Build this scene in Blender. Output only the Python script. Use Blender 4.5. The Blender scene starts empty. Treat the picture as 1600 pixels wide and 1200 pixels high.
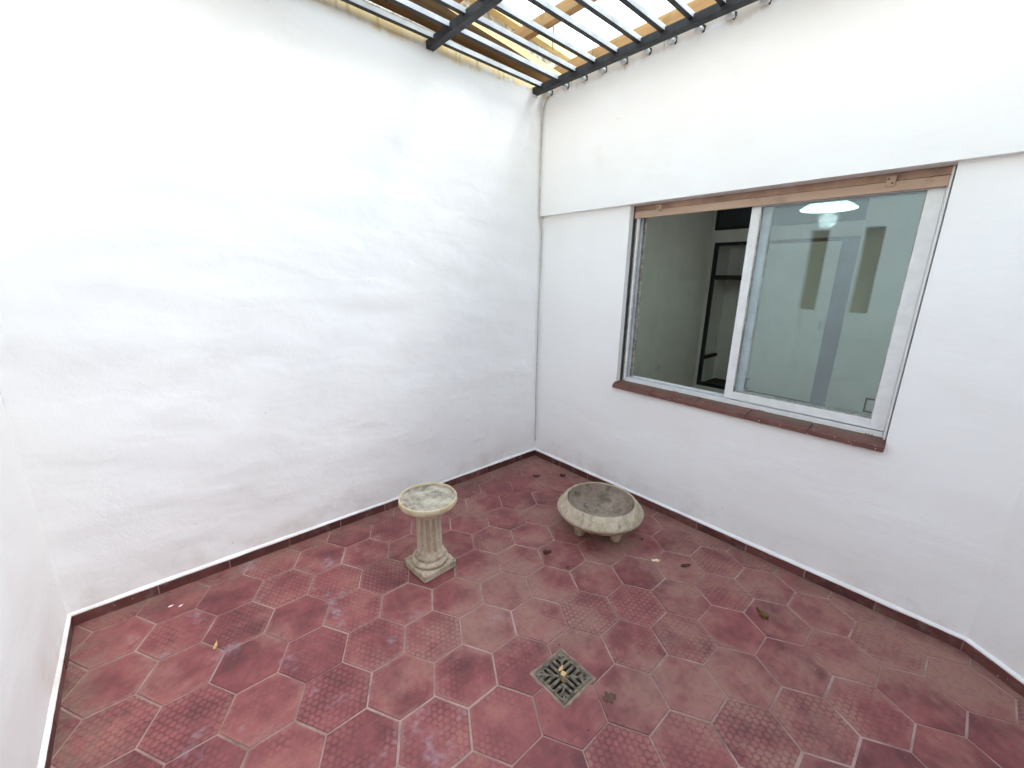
import bpy, bmesh, math, random
from mathutils import Vector, Matrix, noise

random.seed(7)
scene = bpy.context.scene
COL = scene.collection
R = math.radians

# ------------------------------------------------------------------ camera
cam_d = bpy.data.cameras.new('camera')
cam_d.sensor_fit = 'HORIZONTAL'
cam_d.sensor_width = 36.0
cam_d.lens = 36.0 * 643.06 / 1600.0
cam_d.clip_start = 0.01
cam_d.clip_end = 500
cam = bpy.data.objects.new('camera', cam_d)
COL.objects.link(cam)
YAW, PITCH, ROLL = 0.73134, 0.25112, 0.0182
fw = Vector((math.sin(YAW) * math.cos(PITCH), math.cos(YAW) * math.cos(PITCH), -math.sin(PITCH)))
rt = Vector((math.cos(YAW), -math.sin(YAW), 0))
up = rt.cross(fw)
rt2 = rt * math.cos(ROLL) + up * math.sin(ROLL)
up2 = up * math.cos(ROLL) - rt * math.sin(ROLL)
m = Matrix((rt2, up2, -fw)).transposed().to_4x4()
m.translation = Vector((-2.5614, -2.5192, 1.6))
cam.matrix_world = m
scene.camera = cam

# ------------------------------------------------------------------ sky, sun, exposure
SUN_DIR = Vector((0.68, -0.52, 1.24)).normalized()
SUN_EL = math.asin(SUN_DIR.z)
SUN_ROT = math.atan2(SUN_DIR.x, SUN_DIR.y)
world = bpy.data.worlds.new('World')
scene.world = world
world.use_nodes = True
wn = world.node_tree
bg = wn.nodes['Background']
sky = wn.nodes.new('ShaderNodeTexSky')
sky.sky_type = 'NISHITA'
sky.sun_disc = False
sky.sun_elevation = SUN_EL
sky.sun_rotation = SUN_ROT
sky.air_density = 2.6
sky.dust_density = 0.0
sky.ozone_density = 1.0
bg.inputs[1].default_value = 0.15
hs = wn.nodes.new('ShaderNodeHueSaturation')     # thin high cloud: a paler sky than clear air
hs.inputs['Saturation'].default_value = 0.6
wn.links.new(sky.outputs[0], hs.inputs['Color'])
wn.links.new(hs.outputs[0], bg.inputs[0])

sun_d = bpy.data.lights.new('sun', 'SUN')
sun_d.energy = 0.5
sun_d.angle = R(18)
sun_d.color = (1.0, 0.98, 0.95)
sun = bpy.data.objects.new('sun', sun_d)
COL.objects.link(sun)
sun.rotation_euler = SUN_DIR.to_track_quat('Z', 'Y').to_euler()
sun.location = (3, -3, 6)

scene.view_settings.view_transform = 'Standard'
scene.view_settings.look = 'None'
scene.view_settings.exposure = 2.17
scene.view_settings.gamma = 1.0
scene.view_settings.use_curve_mapping = False
scene.render.engine = 'CYCLES'
cy = scene.cycles
cy.use_denoising = True
cy.max_bounces = 10
cy.use_adaptive_sampling = True
cy.adaptive_threshold = 0.04
cy.diffuse_bounces = 6
cy.glossy_bounces = 5
cy.transmission_bounces = 8
cy.transparent_max_bounces = 16
cy.sample_clamp_indirect = 6.0
cy.caustics_reflective = False
cy.caustics_refractive = False


# ------------------------------------------------------------------ node helpers
class NT:
    def __init__(self, name):
        self.m = bpy.data.materials.new(name)
        self.m.use_nodes = True
        self.t = self.m.node_tree
        self.b = self.t.nodes['Principled BSDF']
        self.out = self.t.nodes['Material Output']

    def n(self, typ, **kw):
        x = self.t.nodes.new(typ)
        for k, v in kw.items():
            setattr(x, k, v)
        return x

    def put(self, sock, v):
        if v is None:
            return
        if isinstance(v, bpy.types.NodeSocket):
            self.t.links.new(v, sock)
        elif isinstance(v, (tuple, list)) and sock.type == 'RGBA' and len(v) == 3:
            sock.default_value = (*v, 1)
        else:
            sock.default_value = v

    def math(self, op, a, b=None, c=None, clamp=False):
        x = self.n('ShaderNodeMath', operation=op, use_clamp=clamp)
        self.put(x.inputs[0], a)
        self.put(x.inputs[1], b)
        self.put(x.inputs[2], c)
        return x.outputs[0]

    def step(self, v, lo, hi, a=0.0, b=1.0):
        x = self.n('ShaderNodeMapRange', interpolation_type='SMOOTHSTEP')
        self.put(x.inputs[0], v)
        x.inputs[1].default_value = lo
        x.inputs[2].default_value = hi
        x.inputs[3].default_value = a
        x.inputs[4].default_value = b
        return x.outputs[0]

    def mix(self, fac, a, b, mode='MIX'):
        x = self.n('ShaderNodeMix', data_type='RGBA', blend_type=mode)
        self.put(x.inputs[0], fac)
        self.put(x.inputs[6], a)
        self.put(x.inputs[7], b)
        return x.outputs[2]

    def pos(self):
        return self.n('ShaderNodeNewGeometry').outputs['Position']

    def obj(self):
        return self.n('ShaderNodeTexCoord').outputs['Object']

    def sep(self, v):
        x = self.n('ShaderNodeSeparateXYZ')
        self.put(x.inputs[0], v)
        return x.outputs

    def scale(self, v, s, off=(0, 0, 0)):
        x = self.n('ShaderNodeMapping')
        self.put(x.inputs[0], v)
        x.inputs[1].default_value = off
        x.inputs[3].default_value = s
        return x.outputs[0]

    def noise(self, v, sc, det=4, rough=0.55, dist=0.0, col=False):
        x = self.n('ShaderNodeTexNoise')
        self.put(x.inputs['Vector'], v)
        x.inputs['Scale'].default_value = sc
        x.inputs['Detail'].default_value = min(det, 4)
        x.inputs['Roughness'].default_value = rough
        x.inputs['Distortion'].default_value = dist
        return x.outputs[1 if col else 0]

    def vadd(self, a, b):
        x = self.n('ShaderNodeVectorMath', operation='ADD')
        self.put(x.inputs[0], a)
        self.put(x.inputs[1], b)
        return x.outputs[0]

    def rnd(self):
        return self.n('ShaderNodeObjectInfo').outputs['Random']

    def bump(self, h, strength=0.3, dist=0.01, normal=None):
        x = self.n('ShaderNodeBump')
        x.inputs['Strength'].default_value = strength
        x.inputs['Distance'].default_value = dist
        self.put(x.inputs['Height'], h)
        if normal is not None:
            self.put(x.inputs['Normal'], normal)
        return x.outputs[0]

    def fin(self, col=None, rough=None, normal=None, metal=None, spec=None, coat=None, coat_ior=None):
        self.put(self.b.inputs['Base Color'], col)
        self.put(self.b.inputs['Roughness'], rough)
        self.put(self.b.inputs['Metallic'], metal)
        self.put(self.b.inputs['Specular IOR Level'], spec)
        if normal is not None:
            self.put(self.b.inputs['Normal'], normal)
        if coat is not None:
            self.put(self.b.inputs['Coat Weight'], coat)
            self.b.inputs['Coat Roughness'].default_value = 0.2
        if coat_ior is not None:
            self.b.inputs['Coat IOR'].default_value = coat_ior
        return self.m


def plain(name, col, rough=0.6, var=0.12, sc=14.0, metal=0.0, bump=0.08, spec=0.5):
    t = NT(name)
    p = t.pos()
    n = t.noise(p, sc, 5)
    f = t.step(n, 0.3, 0.7)
    c = t.mix(f, tuple(x * (1 - var) for x in col), tuple(min(1, x * (1 + var)) for x in col))
    fine = t.noise(p, sc * 12, 3)
    return t.fin(c, rough, t.bump(fine, bump, 0.002), metal, spec)


# ------------------------------------------------------------------ materials
HA_TILE = 0.51893    # direction of the tiles' flats


def mat_plaster(name, wall):
    t = NT(name)
    p = t.pos()
    s = t.sep(p)
    big = t.noise(p, 1.7, 4, 0.5)
    med = t.noise(p, 9, 5, 0.6)
    col = t.mix(t.step(big, 0.35, 0.7), (0.88, 0.868, 0.850), (0.86, 0.842, 0.818))
    # faint yellowed patches and grime
    col = t.mix(t.math('MULTIPLY', t.step(t.noise(t.vadd(p, (7, 3, 1)), 2.6, 5, 0.6), 0.58, 0.8), 0.35), col, (0.78, 0.74, 0.66))
    # splashed dirt at the foot
    foot = t.math('MULTIPLY', t.step(s[2], 0.05, 0.3, 1, 0), t.step(t.noise(p, 4.5, 5, 0.65), 0.42, 0.75))
    col = t.mix(t.math('MULTIPLY', foot, 0.45), col, (0.60, 0.50, 0.42))
    # isolated specks
    vor = t.n('ShaderNodeTexVoronoi')
    t.put(vor.inputs['Vector'], p)
    vor.inputs['Scale'].default_value = 5.0
    speck = t.step(vor.outputs['Distance'], 0.010, 0.022, 0.75, 0.0)
    col = t.mix(speck, col, (0.32, 0.30, 0.26))
    if wall == 'A':
        # old cream paint left above the white, with a ragged edge and drip marks
        drip = t.noise(t.scale(p, (26, 26, 1.2)), 1.0, 4, 0.6)
        edge = t.math('ADD', s[2], t.math('MULTIPLY', t.math('SUBTRACT', t.noise(p, 3.0, 6, 0.65), 0.5), 0.16))
        edge = t.math('ADD', edge, t.math('MULTIPLY', t.math('SUBTRACT', drip, 0.5), 0.05))
        up_ = t.step(edge, 2.915, 2.955)
        cream = t.mix(t.step(t.noise(p, 16, 6, 0.7), 0.4, 0.62), (0.78, 0.60, 0.32), (0.74, 0.63, 0.42))
        weather = t.math('MULTIPLY', t.step(t.noise(t.scale(p, (9, 9, 5)), 1.0, 6, 0.75), 0.52, 0.66), 0.7)
        cream = t.mix(weather, cream, (0.46, 0.43, 0.36))
        streak = t.math('MULTIPLY', t.step(drip, 0.56, 0.70), t.step(s[2], 2.90, 3.02))
        cream = t.mix(t.math('MULTIPLY', streak, 0.75), cream, (0.20, 0.14, 0.09))
        col = t.mix(up_, col, cream)
    if wall == 'B':
        edge = t.math('ADD', s[2], t.math('MULTIPLY', t.math('SUBTRACT', t.noise(p, 5.0, 6, 0.6), 0.5), 0.12))
        up_ = t.math('MULTIPLY', t.step(edge, 2.895, 2.925), 0.75)
        col = t.mix(up_, col, (0.66, 0.55, 0.42))
        drip = t.noise(t.scale(p, (40, 40, 3)), 1.0, 3, 0.6)
        st = t.math('MULTIPLY', t.step(drip, 0.62, 0.72), t.step(edge, 2.86, 2.97))
        col = t.mix(t.math('MULTIPLY', st, 0.7), col, (0.25, 0.19, 0.13))
    grain = t.noise(p, 85, 4, 0.6)
    trow = t.noise(t.scale(p, (2.0, 2.0, 4.2)), 1.7, 2, 0.42, 0.3)
    h = t.math('ADD', t.math('MULTIPLY', trow, 0.0098 if wall == 'A' else 0.0065), t.math('MULTIPLY', med, 0.0022))
    h = t.math('ADD', h, t.math('MULTIPLY', grain, 0.0006))
    nrm = t.bump(h, 0.8, 1.0)
    return t.fin(col, 0.85, nrm, spec=0.25)


def mat_tile():
    t = NT('worn_red_tile')
    p = t.pos()
    o = t.obj()
    so = t.sep(o)
    sp = t.sep(p)
    rnd = t.rnd()
    shift = t.n('ShaderNodeCombineXYZ')
    t.put(shift.inputs[0], t.math('MULTIPLY', rnd, 37.0))
    t.put(shift.inputs[1], t.math('MULTIPLY', rnd, 91.0))
    q = t.vadd(p, shift.outputs[0])
    # body colour: every tile its own red, blotched inside the tile
    blot = t.noise(q, 7.5, 6, 0.62, 0.25)
    drift0 = t.noise(t.vadd(p, (11, 4, 0)), 3.6, 5, 0.6)
    v = t.math('ADD', t.math('MULTIPLY', t.math('SUBTRACT', rnd, 0.5), 0.13), t.math('MULTIPLY_ADD', t.math('SUBTRACT', drift0, 0.5), 0.62, t.math('MULTIPLY_ADD', blot, 0.72, 0.14)))
    r1 = t.n('ShaderNodeValToRGB')
    t.put(r1.inputs[0], v)
    e = r1.color_ramp.elements
    e[0].position = 0.30
    e[0].color = (0.1139, 0.0318, 0.0339, 1)
    e[1].position = 0.72
    e[1].color = (0.3150, 0.1153, 0.0978, 1)
    e.new(0.44).color = (0.1877, 0.0503, 0.0519, 1)
    e.new(0.56).color = (0.2479, 0.0739, 0.0718, 1)
    col = r1.outputs[0]
    # tan wear and trodden dust in broad drifts, more of it towards the window side
    side = t.step(sp[0], -2.4, -0.9, -0.10, 0.055)
    drift = t.noise(p, 2.1, 6, 0.66, 0.4)
    wear = t.math('ADD', t.math('ADD', drift, side), t.math('MULTIPLY', t.math('SUBTRACT', blot, 0.5), 0.30))
    wmask = t.step(wear, 0.44, 0.70)
    col = t.mix(t.math('MULTIPLY', wmask, 0.80), col, (0.31, 0.165, 0.130))
    # dust lying along the joints
    hexd = None
    for k in range(3):
        a = HA_TILE + k * math.pi / 3
        dd = t.math('ABSOLUTE', t.math('ADD', t.math('MULTIPLY', so[0], math.cos(a)), t.math('MULTIPLY', so[1], math.sin(a))))
        hexd = dd if hexd is None else t.math('MAXIMUM', hexd, dd)
    mid = t.noise(p, 14, 5, 0.68)
    rim = t.step(t.math('ADD', hexd, t.math('MULTIPLY', t.math('SUBTRACT', mid, 0.5), 0.085)), 0.104, 0.130)
    rim = t.math('MULTIPLY', rim, t.step(t.math('ADD', drift, t.math('MULTIPLY', t.math('SUBTRACT', rnd, 0.5), 0.3)), 0.36, 0.62))
    col = t.mix(t.math('MULTIPLY', rim, 0.62), col, (0.3072, 0.1510, 0.1254))
    # pressed cells, hexagonal packing, mostly worn away
    w = 0.0262
    wob = t.n('ShaderNodeVectorMath', operation='SCALE')
    t.put(wob.inputs[0], t.noise(q, 28, 2, 0.5, 0, True))
    wob.inputs['Scale'].default_value = 0.012
    sw = t.sep(t.vadd(o, wob.outputs[0]))

    def lat(offx, offy):
        fx = t.math('SUBTRACT', t.math('FRACT', t.math('MULTIPLY_ADD', sw[0], 1 / w, 50.5 + offx)), 0.5)
        fy = t.math('SUBTRACT', t.math('FRACT', t.math('MULTIPLY_ADD', sw[1], 1 / (w * 1.732), 50.5 + offy)), 0.5)
        fy = t.math('MULTIPLY', fy, 1.732)
        return t.math('SQRT', t.math('ADD', t.math('MULTIPLY', fx, fx), t.math('MULTIPLY', fy, fy)))
    d = t.math('MINIMUM', lat(0, 0), lat(0.5, 0.5))
    d = t.math('ADD', d, t.math('MULTIPLY', t.math('SUBTRACT', t.noise(q, 60, 3, 0.6), 0.5), 0.30))
    ring = t.step(d, 0.37, 0.47)
    km = t.math('ADD', t.noise(t.vadd(q, (3, 8, 0)), 6.5, 5, 0.6), t.math('MULTIPLY', t.math('SUBTRACT', t.math('FRACT', t.math('MULTIPLY', rnd, 7.31)), 0.5), 0.46))
    keep = t.step(km, 0.44, 0.80)
    dots = t.math('MULTIPLY', ring, keep)
    col = t.mix(t.math('MULTIPLY', dots, 0.52), col, (0.0896, 0.0269, 0.0282))
    top = t.math('MULTIPLY', t.math('MULTIPLY', t.step(d, 0.34, 0.22), keep), 0.20)
    col = t.mix(top, col, (0.3584, 0.1536, 0.1344))
    # lime bloom left by puddles
    bl = t.math('MULTIPLY', t.step(t.noise(t.vadd(p, (5, 9, 0)), 4.2, 6, 0.70), 0.585, 0.70), t.step(sp[0], -1.2, -1.8))
    col = t.mix(t.math('MULTIPLY', bl, 0.5), col, (0.3456, 0.2560, 0.2944))
    # scuffs, dirt, grit
    scf = t.step(t.noise(t.scale(q, (12, 40, 10)), 1.0, 5, 0.7), 0.60, 0.76)
    col = t.mix(t.math('MULTIPLY', scf, 0.35), col, (0.3712, 0.1984, 0.1664))
    dirt = t.step(mid, 0.60, 0.76)
    col = t.mix(t.math('MULTIPLY', dirt, 0.5), col, (0.0704, 0.0333, 0.0307))
    gn = t.noise(p, 150, 3, 0.6)
    col = t.mix(t.math('MULTIPLY', t.step(gn, 0.66, 0.76), 0.5), col, (0.4608, 0.3072, 0.2560))
    col = t.mix(t.math('MULTIPLY', t.step(gn, 0.36, 0.27), 0.35), col, (0.0704, 0.0282, 0.0282))
    # dust swept against the walls
    wd = t.math('MINIMUM', t.math('MINIMUM', t.math('MULTIPLY', sp[0], -1.0), t.math('MULTIPLY', sp[1], -1.0)), t.math('ADD', sp[0], 3.027))
    wd = t.math('ADD', wd, t.math('MULTIPLY', t.math('SUBTRACT', drift, 0.5), 0.55))
    strip = t.math('MULTIPLY', t.step(wd, 0.22, -0.02), t.step(mid, 0.30, 0.62))
    col = t.mix(t.math('MULTIPLY', strip, 0.75), col, (0.215, 0.135, 0.102))
    # fine brown soiling over everything
    soil = t.step(t.noise(p, 38, 4, 0.7), 0.46, 0.70)
    col = t.mix(t.math('MULTIPLY', soil, 0.30), col, (0.105, 0.055, 0.048))
    h = t.math('ADD', t.math('MULTIPLY', dots, -0.0006), t.math('ADD', t.math('MULTIPLY', blot, 0.0030), t.math('MULTIPLY', gn, 0.0004)))
    nrm = t.bump(h, 0.8, 1.0)
    rough = t.math('ADD', 0.50, t.math('ADD', t.math('MULTIPLY', blot, 0.25), t.math('MULTIPLY', wmask, 0.15)))
    return t.fin(col, rough, nrm, spec=0.35)


def mat_grout():
    t = NT('grout')
    p = t.pos()
    c = t.mix(t.step(t.noise(p, 5, 6, 0.65), 0.35, 0.65), (0.26, 0.155, 0.13), (0.42, 0.28, 0.245))
    c = t.mix(t.math('MULTIPLY', t.step(t.noise(t.vadd(p, (3, 1, 0)), 3.1, 5, 0.7), 0.6, 0.72), 0.75), c, (0.13, 0.10, 0.085))
    return t.fin(c, 0.9, t.bump(t.noise(p, 120, 4), 0.4, 0.003), spec=0.2)


def mat_skirting():
    t = NT('skirting_tile_red')
    p = t.pos()
    rnd = t.rnd()
    c = t.mix(t.step(t.math('ADD', t.math('MULTIPLY', t.noise(p, 9, 5, 0.6), 0.7), t.math('MULTIPLY', rnd, 0.3)), 0.35, 0.68), (0.075, 0.024, 0.022), (0.15, 0.052, 0.046))
    c = t.mix(t.math('MULTIPLY', t.step(t.noise(p, 14, 6, 0.72), 0.50, 0.70), 0.75), c, (0.20, 0.13, 0.11))
    c = t.mix(t.math('MULTIPLY', t.step(t.noise(t.vadd(p, (4, 4, 4)), 60, 2), 0.72, 0.76), 0.6), c, (0.5, 0.46, 0.44))
    return t.fin(c, 0.45, t.bump(t.noise(p, 60, 4), 0.2, 0.003))


def mat_sill():
    t = NT('sill_tile_brown')
    p = t.pos()
    s = t.sep(p)
    c = t.mix(t.step(t.noise(p, 11, 5, 0.6), 0.35, 0.68), (0.125, 0.046, 0.035), (0.175, 0.070, 0.052))
    grime = t.math('MULTIPLY', t.step(s[0], 0.005, 0.05), t.step(t.noise(p, 9, 5, 0.65), 0.34, 0.56))
    c = t.mix(t.math('MULTIPLY', grime, 0.85), c, (0.13, 0.105, 0.065))
    c = t.mix(t.step(t.noise(p, 75, 3), 0.68, 0.73), c, (0.68, 0.62, 0.56))
    return t.fin(c, 0.6, t.bump(t.noise(p, 70, 4), 0.25, 0.003))


def mat_concrete(name, a, b, dark, dark_amt, thr=(0.52, 0.70), moss=None):
    t = NT(name)
    p = t.pos()
    c = t.mix(t.step(t.noise(p, 16, 6, 0.65), 0.35, 0.65), a, b)
    if moss:
        c = t.mix(t.math('MULTIPLY', t.step(t.noise(t.vadd(p, (2, 5, 1)), 7, 5, 0.6), 0.5, 0.68), 0.7), c, moss)
    st = t.step(t.noise(t.vadd(p, (9, 2, 4)), 13, 7, 0.74), *thr)
    c = t.mix(t.math('MULTIPLY', st, dark_amt), c, dark)
    pit = t.step(t.noise(p, 95, 4, 0.65), 0.58, 0.70)
    c = t.mix(t.math('MULTIPLY', pit, 0.65), c, tuple(x * 0.55 for x in dark))
    h = t.math('SUBTRACT', t.noise(p, 55, 6, 0.7), t.math('MULTIPLY', pit, 0.8))
    nrm = t.bump(h, 0.4, 0.003)
    return t.fin(c, 0.92, nrm, spec=0.2)


def mat_glass():
    t = NT('window_glass')
    t.t.nodes.remove(t.b)
    geo = t.n('ShaderNodeNewGeometry')
    fr = t.n('ShaderNodeFresnel')
    x = t.n('ShaderNodeMix', data_type='FLOAT')
    t.put(x.inputs[0], geo.outputs['Backfacing'])
    x.inputs[2].default_value = 1.72
    x.inputs[3].default_value = 1 / 1.72
    t.put(fr.inputs['IOR'], x.outputs[0])
    tr = t.n('ShaderNodeBsdfTransparent')
    tr.inputs[0].default_value = (0.92, 0.965, 0.96, 1)
    gl = t.n('ShaderNodeBsdfGlossy')
    gl.inputs['Color'].default_value = (0.90, 0.965, 0.985, 1)
    gl.inputs['Roughness'].default_value = 0.02
    mx = t.n('ShaderNodeMixShader')
    t.put(mx.inputs[0], fr.outputs[0])
    t.t.links.new(tr.outputs[0], mx.inputs[1])
    t.t.links.new(gl.outputs[0], mx.inputs[2])
    # a film of dust and old wipe marks
    pp = t.pos()
    film = t.math('MULTIPLY', t.step(t.noise(t.scale(pp, (3, 3, 1.2)), 2.2, 4, 0.65, 0.8), 0.40, 0.75), 0.018)
    df = t.n('ShaderNodeBsdfDiffuse')
    df.inputs[0].default_value = (0.7, 0.7, 0.68, 1)
    m2 = t.n('ShaderNodeMixShader')
    t.put(m2.inputs[0], t.math('ADD', film, 0.003))
    t.t.links.new(mx.outputs[0], m2.inputs[1])
    t.t.links.new(df.outputs[0], m2.inputs[2])
    t.t.links.new(m2.outputs[0], t.out.inputs[0])
    return t.m


def mat_emit(name, col, strength):
    t = NT(name)
    t.fin(col, 0.4)
    t.b.inputs['Emission Color'].default_value = (*col, 1)
    t.b.inputs['Emission Strength'].default_value = strength
    return t.m


def mat_bar(name):
    t = NT(name)
    p = t.pos()
    n = t.noise(t.scale(p, (3, 14, 14)), 1.0, 5, 0.6)
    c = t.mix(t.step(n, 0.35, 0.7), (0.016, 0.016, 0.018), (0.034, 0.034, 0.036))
    c = t.mix(t.math('MULTIPLY', t.step(t.noise(p, 22, 5, 0.7), 0.62, 0.74), 0.5), c, (0.05, 0.03, 0.022))
    return t.fin(c, 0.5, t.bump(t.noise(p, 90, 3), 0.12, 0.002), spec=0.3)


def mat_wood(name, a, b, axis=(1.2, 14, 14)):
    t = NT(name)
    p = t.pos()
    n = t.noise(t.scale(p, axis), 1.6, 5, 0.6, 0.4)
    c = t.mix(t.step(n, 0.3, 0.7), a, b)
    c = t.mix(t.math('MULTIPLY', t.step(t.noise(p, 5, 5, 0.7), 0.55, 0.75), 0.5), c, tuple(x * 0.35 for x in a))
    return t.fin(c, 0.75, t.bump(n, 0.2, 0.004), spec=0.3)


M = {}
M['A'] = mat_plaster('plaster_party_wall', 'A')
M['B'] = mat_plaster('plaster_window_wall', 'B')
M['C'] = mat_plaster('plaster_white', 'C')
M['tile'] = mat_tile()
M['grout'] = mat_grout()
M['skirt'] = mat_skirting()
M['sill'] = mat_sill()
M['alu'] = plain('white_aluminium', (0.74, 0.735, 0.72), 0.38, 0.05, 20, bump=0.03)
M['alu_dirty'] = plain('dirty_aluminium', (0.36, 0.34, 0.30), 0.5, 0.4, 22)
M['alu_grey'] = plain('grey_aluminium', (0.52, 0.54, 0.57), 0.4, 0.1, 18)
M['seal'] = plain('dark_seal', (0.06, 0.06, 0.05), 0.6, 0.3, 30)
M['tan'] = mat_wood('tan_painted_slat', (0.45, 0.305, 0.22), (0.52, 0.365, 0.27), (9, 1.0, 18))
M['tan_dark'] = plain('tan_shutter_box', (0.36, 0.225, 0.155), 0.7, 0.2, 12)
M['bar'] = mat_bar('dark_grille_paint')
M['bar_side'] = plain('grey_bar_flank', (0.36, 0.37, 0.39), 0.45, 0.18, 9)
M['plug'] = plain('plaster_patch', (0.76, 0.75, 0.72), 0.85, 0.1, 40, bump=0.4)
M['stone'] = mat_concrete('cast_stone_cream', (0.50, 0.40, 0.29), (0.58, 0.50, 0.39), (0.19, 0.15, 0.10), 0.5, (0.58, 0.74))
M['stone_base'] = mat_concrete('cast_stone_stained', (0.40, 0.32, 0.225), (0.50, 0.42, 0.32), (0.10, 0.082, 0.055), 0.75, (0.50, 0.68))
M['stone_dish'] = mat_concrete('cast_stone_dish', (0.38, 0.325, 0.255), (0.50, 0.44, 0.35), (0.11, 0.095, 0.078), 0.75, (0.42, 0.66))
M['stone_rim'] = mat_concrete('cast_stone_yellowed', (0.53, 0.41, 0.215), (0.60, 0.52, 0.38), (0.22, 0.17, 0.10), 0.4, (0.60, 0.74))
M['bowl'] = mat_concrete('bowl_concrete', (0.42, 0.335, 0.235), (0.54, 0.455, 0.345), (0.15, 0.12, 0.078), 0.6, (0.50, 0.70), (0.33, 0.285, 0.16))
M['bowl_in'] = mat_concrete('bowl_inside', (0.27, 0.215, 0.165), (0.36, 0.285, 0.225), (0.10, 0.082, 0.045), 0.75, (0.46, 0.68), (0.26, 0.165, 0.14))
M['grate'] = plain('cast_grate', (0.135, 0.112, 0.082), 0.75, 0.55, 45, metal=0.0, bump=0.5, spec=0.25)
M['mortar'] = plain('drain_mortar', (0.25, 0.165, 0.125), 0.9, 0.25, 25, bump=0.6)
M['pit'] = plain('drain_pit', (0.02, 0.018, 0.015), 0.8, 0.3, 20)
M['glass'] = mat_glass()
M['room'] = plain('room_wall_paint', (0.68, 0.68, 0.65), 0.8, 0.04, 4)
M['room_floor'] = mat_wood('room_floor_wood', (0.20, 0.12, 0.07), (0.28, 0.17, 0.10))
M['black'] = plain('black_closet_frame', (0.012, 0.012, 0.014), 0.45, 0.3, 12)
M['slate'] = plain('slate_cabinet_panel', (0.035, 0.042, 0.052), 0.5, 0.2, 8)
M['slate_post'] = plain('blue_grey_post', (0.06, 0.085, 0.15), 0.5, 0.15, 8)
M['brownshelf'] = mat_wood('dark_shelf_wood', (0.04, 0.022, 0.014), (0.065, 0.036, 0.02), (12, 2, 12))
M['whitewood'] = plain('white_closet_door', (0.68, 0.70, 0.66), 0.55, 0.04, 5)
M['steel'] = plain('steel', (0.45, 0.45, 0.45), 0.3, 0.1, 20, metal=0.9)
M['amber'] = plain('amber_glass', (0.24, 0.125, 0.035), 0.25, 0.25, 30, bump=0.6)
M['shade'] = mat_emit('lit_green_shade', (0.62, 1.0, 0.82), 0.5)
M['bulb'] = mat_emit('lit_bulb', (0.80, 1.0, 0.94), 6.0)
M['cable'] = plain('painted_cable', (0.52, 0.50, 0.47), 0.6, 0.15, 30)
M['wood'] = mat_wood('weathered_rafter', (0.28, 0.155, 0.06), (0.42, 0.26, 0.12), (14, 1.0, 14))
M['fascia'] = mat_wood('brown_fascia', (0.21, 0.135, 0.065), (0.33, 0.225, 0.12), (1.0, 14, 14))
M['yellow'] = plain('sunlit_yellow', (0.68, 0.52, 0.24), 0.7, 0.12, 10)
M['sheet'] = mat_concrete('weathered_fibre_sheet', (0.36, 0.33, 0.29), (0.55, 0.52, 0.47), (0.13, 0.11, 0.09), 0.8, (0.45, 0.62))
M['stained'] = mat_concrete('stained_render', (0.42, 0.30, 0.23), (0.50, 0.38, 0.29), (0.07, 0.045, 0.035), 0.85, (0.52, 0.66))
M['ground'] = plain('dry_ground', (0.25, 0.22, 0.18), 0.95, 0.2, 2)
for k_, a_, b_ in (('leaf_dark', (0.06, 0.026, 0.018), (0.13, 0.062, 0.038)), ('leaf_brown', (0.13, 0.075, 0.025), (0.2, 0.12, 0.05)),
                   ('leaf_tan', (0.50, 0.30, 0.12), (0.62, 0.42, 0.20)), ('leaf_pale', (0.66, 0.52, 0.30), (0.76, 0.66, 0.44)),
                   ('leaf_damp', (0.085, 0.045, 0.028), (0.13, 0.075, 0.05))):
    M[k_] = mat_wood(k_, a_, b_, (30, 30, 30))
M['fleck'] = plain('white_paint_fleck', (0.85, 0.84, 0.82), 0.7, 0.05, 30)


# ------------------------------------------------------------------ mesh helpers
def link(name, me, mat, parent=None, loc=None, smooth=False):
    o = bpy.data.objects.new(name, me)
    COL.objects.link(o)
    if mat is not None and not me.materials:
        me.materials.append(mat)
    if parent is not None:
        o.parent = parent
    if loc is not None:
        o.location = loc
    if smooth:
        for f in me.polygons:
            f.use_smooth = True
    return o


def from_bm(name, bm, mat, parent=None, loc=None, smooth=False):
    bmesh.ops.recalc_face_normals(bm, faces=bm.faces)
    me = bpy.data.meshes.new(name)
    bm.to_mesh(me)
    bm.free()
    return link(name, me, mat, parent, loc, smooth)


def empty(name, loc=(0, 0, 0)):
    o = bpy.data.objects.new(name, None)
    o.empty_display_size = 0.1
    COL.objects.link(o)
    o.location = loc
    return o


def tag(o, label, cat, group=None):
    o['label'] = label
    o['category'] = cat
    if group:
        o['group'] = group
    return o


def struct(o):
    o['kind'] = 'structure'
    return o


def add_box(bm, lo, hi):
    r = bmesh.ops.create_cube(bm, size=1.0)
    for v in r['verts']:
        v.co = Vector([lo[i] + (v.co[i] + 0.5) * (hi[i] - lo[i]) for i in range(3)])
    return r['verts']


def box(name, lo, hi, mat, parent=None, bevel=0.0, base=None):
    """lo/hi are in the parent's space"""
    bm = bmesh.new()
    add_box(bm, lo, hi)
    if bevel:
        bmesh.ops.bevel(bm, geom=bm.edges[:], offset=bevel, segments=2, affect='EDGES', profile=0.6)
    return from_bm(name, bm, mat, parent, base)


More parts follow.
